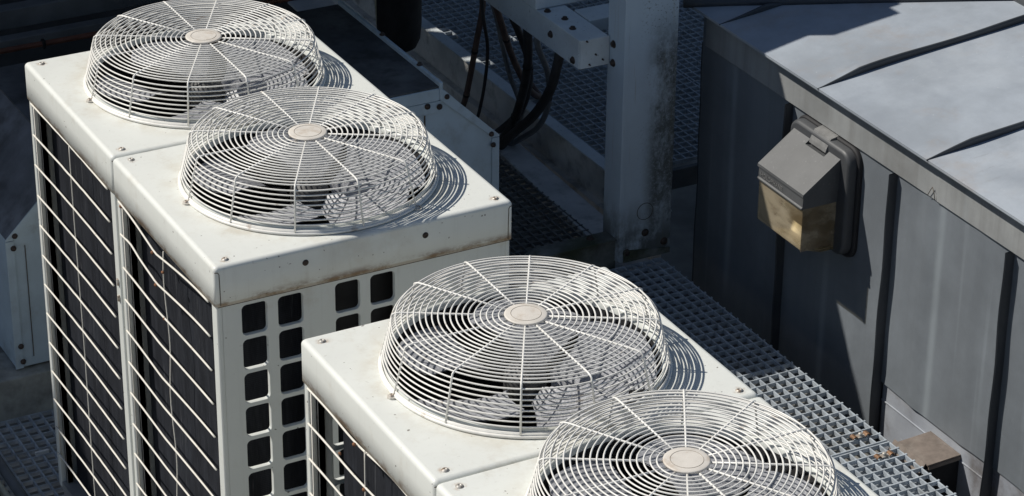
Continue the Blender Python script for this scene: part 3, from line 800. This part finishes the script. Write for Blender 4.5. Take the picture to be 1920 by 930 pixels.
cable([(2.78, 3.2, TOP), (2.814, 3.25, -.977), (2.871, 3.35, -1.21), (2.917, 3.5, -1.455), (2.972, 3.7, -1.68), (2.973, 3.85, -1.828), (2.93, 4.0, -1.86)], .021, M_cable, 'thick black cable dropping almost straight from the middle of the beam', (.35, .6))
cable([(2.735, 2.80, TOP), (2.751, 2.85, -.975), (2.824, 3.05, -1.202), (2.883, 3.3, -1.435), (2.933, 3.6, -1.665), (2.933, 3.8, -1.833), (2.9, 4.0, -1.85)], .023, M_cable, 'thick black cable nearest the end of the beam, sweeping back to the left')
cable([(2.765, 3.05, TOP), (2.785, 3.1, -.993), (2.897, 3.2, -1.197), (2.983, 3.35, -1.421), (3.016, 3.5, -1.604), (3.019, 3.7, -1.758), (2.953, 3.8, -1.845), (2.90, 3.9, -1.855)], .014, M_cable_gr, 'grey cable hanging in a wide curve right of the thick black ones', (.4,))
cable([(2.775, 3.45, TOP), (2.835, 3.4, -1.02), (2.99, 3.55, -1.32), (3.06, 3.75, -1.62), (3.0, 3.95, -1.845)], .017, M_cable, 'thick black cable in the middle of the bundle, half hidden by the others', (.5,))

it = thing('insulated_duct', (2.74, 4.45, -1.86), 'black insulated round duct hanging at the top edge behind the housing', 'duct')
MB().lathe([(.0001, -1.53), (.045, -1.525), (.085, -1.50), (.105, -1.455), (.112, -1.38), (.116, -.9)], (2.745, 4.45, 0), 32).build('duct_body', M_insul, it)
MB().lathe([(.119, -1.21), (.119, -1.195)], (2.745, 4.45, 0), 32).build('duct_band', M_tape, it)
MB().tube([(2.60, 4.40, -1.36), (2.592, 4.395, -1.20), (2.588, 4.39, -1.05)], .006, 6, rads=[.001, .005, .008]).build('tape_edge', M_pale, it)
bk = thing('angle_bracket', (2.84, 4.2, -1.93), 'small pale angle bracket below the round bottom of the black duct', 'bracket')
MB().box((2.83, 4.14, -1.932), (2.93, 4.26, -1.922)).build('foot', M_pale, bk)
MB().box((2.922, 4.14, -1.921), (2.93, 4.26, -1.85)).build('upright', M_pale, bk)

# low housing behind the first pair
ho = thing('sheet_metal_housing', (1.16, 3.0, -1.61), 'grey-white sheet metal housing with chamfered shoulders behind the rear units', 'housing')
ZB, ZS, ZT = -1.612, -1.037, -.772
hp = [(.082, ZB), (2.233, ZB), (2.233, ZS), (1.970, ZT), (.345, ZT), (.082, ZS)]
MB().prism(hp, 1, 2.43, 3.42, .004).build('housing_body', M_house, ho)
MB().box((.345, 2.424, ZT+.002), (1.968, 3.42, ZT+.012)).build('top_sheet', M_housetop, ho)
MB().prism([(.345, ZT+.004), (.082, ZS+.004), (.080, ZS+.002), (.343, ZT+.001)], 1, 2.424, 3.42).build('shoulder_shade', M_shoulder, ho)  # dark sheet added to stand for shade on the chamfer
MB().box((1.955, 2.418, ZT-.045), (1.972, 3.42, ZT+.030), .003, 1).build('top_rail', M_house, ho)
MB().box((.36, 2.418, ZT-.050), (1.954, 2.4285, ZT+.004), .002, 1).build('top_flashing', M_house, ho)
MB().box((.36, 2.421, ZT-.105), (1.965, 2.4285, ZT-.053), .002, 1).build('upper_strip', M_house, ho)
for sx in (0, 1):
    m = (lambda p: p) if sx else (lambda p: (2.315-p[0], p[1]))
    poly = [m(q) for q in ((1.972, ZT-.004), (2.237, ZS), (2.237, ZS-.006), (2.208, ZS-.006), (1.955, ZT-.045))]
    MB().prism(poly, 1, 2.4205, 2.4285, .001).build('shoulder_trim', M_house, ho)
    poly = [m(q) for q in ((2.237, ZS-.010), (2.237, ZB), (2.204, ZB), (2.204, ZS-.010))]
    MB().prism(poly, 1, 2.422, 2.4285, .001).build('edge_trim', M_house, ho)
    for q in ((2.198, ZS+.012), (2.207, ZS-.040), (2.21, ZB+.10), (2.206, ZB+.03), (1.99, ZT-.040)):
        q = m(q); bolt((q[0], 2.4212, q[1]), 1, -1, .009).build('bolt', M_bolt, ho)
for x in (1.90, 1.955): bolt((x, 2.42, ZT-.066 if x < 1.92 else ZT-.078), 1, -1, .010).build('bolt', M_bolt, ho)
for y in (2.62, 2.98): bolt((1.963, y, ZT+.030), 2, 1, .010).build('bolt', M_bolt, ho)
MB().box((1.888, 2.4265, ZB+.01), (1.894, 2.4285, ZT-.11)).build('panel_seam', M_seam, ho)
MB().box((.155, 2.4265, ZB+.04), (.158, 2.4285, ZS-.04)).build('panel_seam', M_seam, ho)
one(MB().box((-1.2, 2.372, -1.815), (2.26, 2.60, -1.622), .006, 2), 'concrete_kerb', M_conc, (.5, 2.48, -1.815), 'damp concrete kerb carrying the grey-white housing, at the left edge', 'kerb')
one(MB().box((-1.2, 3.3, -1.815), (2.26, 3.5, -1.622), .006, 2), 'concrete_kerb', M_conc, (.5, 3.4, -1.815), 'concrete kerb under the back of the grey-white housing', 'kerb')

# pipes at the lower left
PG = 'pipes running past the left edge'
for x, z, r, m, lab in ((-.145, -1.742, .020, M_rail, 'round dull grey pipe nearest the units in the bottom left corner'), (-.195, -1.745, .014, M_pale, 'thin pale pipe in the bottom left corner between two grey ones'), (-.245, -1.735, .026, M_rail, 'thick grey pipe cut off by the bottom left corner')):
    one(MB().tube([(x, 2.10, z), (x-.002, 1.8, z), (x+.003, 1.3, z), (x, .6, z), (x, -.6, z)], r, 14), 'pipe', m, (x, 1, z), lab, 'pipe', PG)

# dark things behind, top left
one(MB().box((-3, 4.58, -1.10), (2.5, 4.66, -1.005), .004, 1), 'steel_rail', M_rail, (0, 4.6, -1.1), 'dark steel rail crossing the top left corner, upper of two', 'rail')
one(MB().box((-3, 4.44, -1.145), (2.5, 4.50, -1.09), .004, 1), 'steel_rail', M_rail, (0, 4.4, -1.14), 'dark steel rail just below the upper one, top left corner', 'rail')
cp = thing('copper_pipe', (.8, 4.2, -1.05), 'reddish copper pipe running behind the rear unit at the top left', 'pipe')
MB().tube([(-2, 4.2, -1.035), (.7, 4.2, -1.033), (1.2, 4.2, -1.035), (2.4, 4.2, -1.035)], .013, 10).build('pipe_run', M_copper, cp)
MB().box((.845, 4.184, -1.055), (.860, 4.216, -1.015), .002, 1).build('pipe_clamp', M_tape, cp)
bw = thing('sun_block_wall', (0, 6.8, -2.30), 'added tall dark wall out of view, blocking the sun behind the machinery', 'wall')  # unseen wall added to keep sun off everything at the back
wm = MB(); zlo, zhi = -2.31, 6.78
for x0, x1, gaps in ((-10, .36, ()), (.36, .52, ((2.40, 2.62),)), (.52, .63, ()), (.63, .74, ((1.78, 1.98),)), (.74, 1.15, ()), (1.15, 1.25, ((1.08, 1.62),)), (1.25, 7, ())):  # gaps shaped to drop sun patches on the upper grating
    z = zlo
    for a, b in gaps: wm.box((x0, 6.62, z), (x1, 6.64, a)); z = b
    wm.box((x0, 6.62, z), (x1, 6.64, zhi))
wm.build('sun_block_panel', M_wallback, bw)
MB().box((-10.1, 6.55, 6.785), (7.1, 7.5, 6.85)).build('sun_block_top', M_rail, bw)
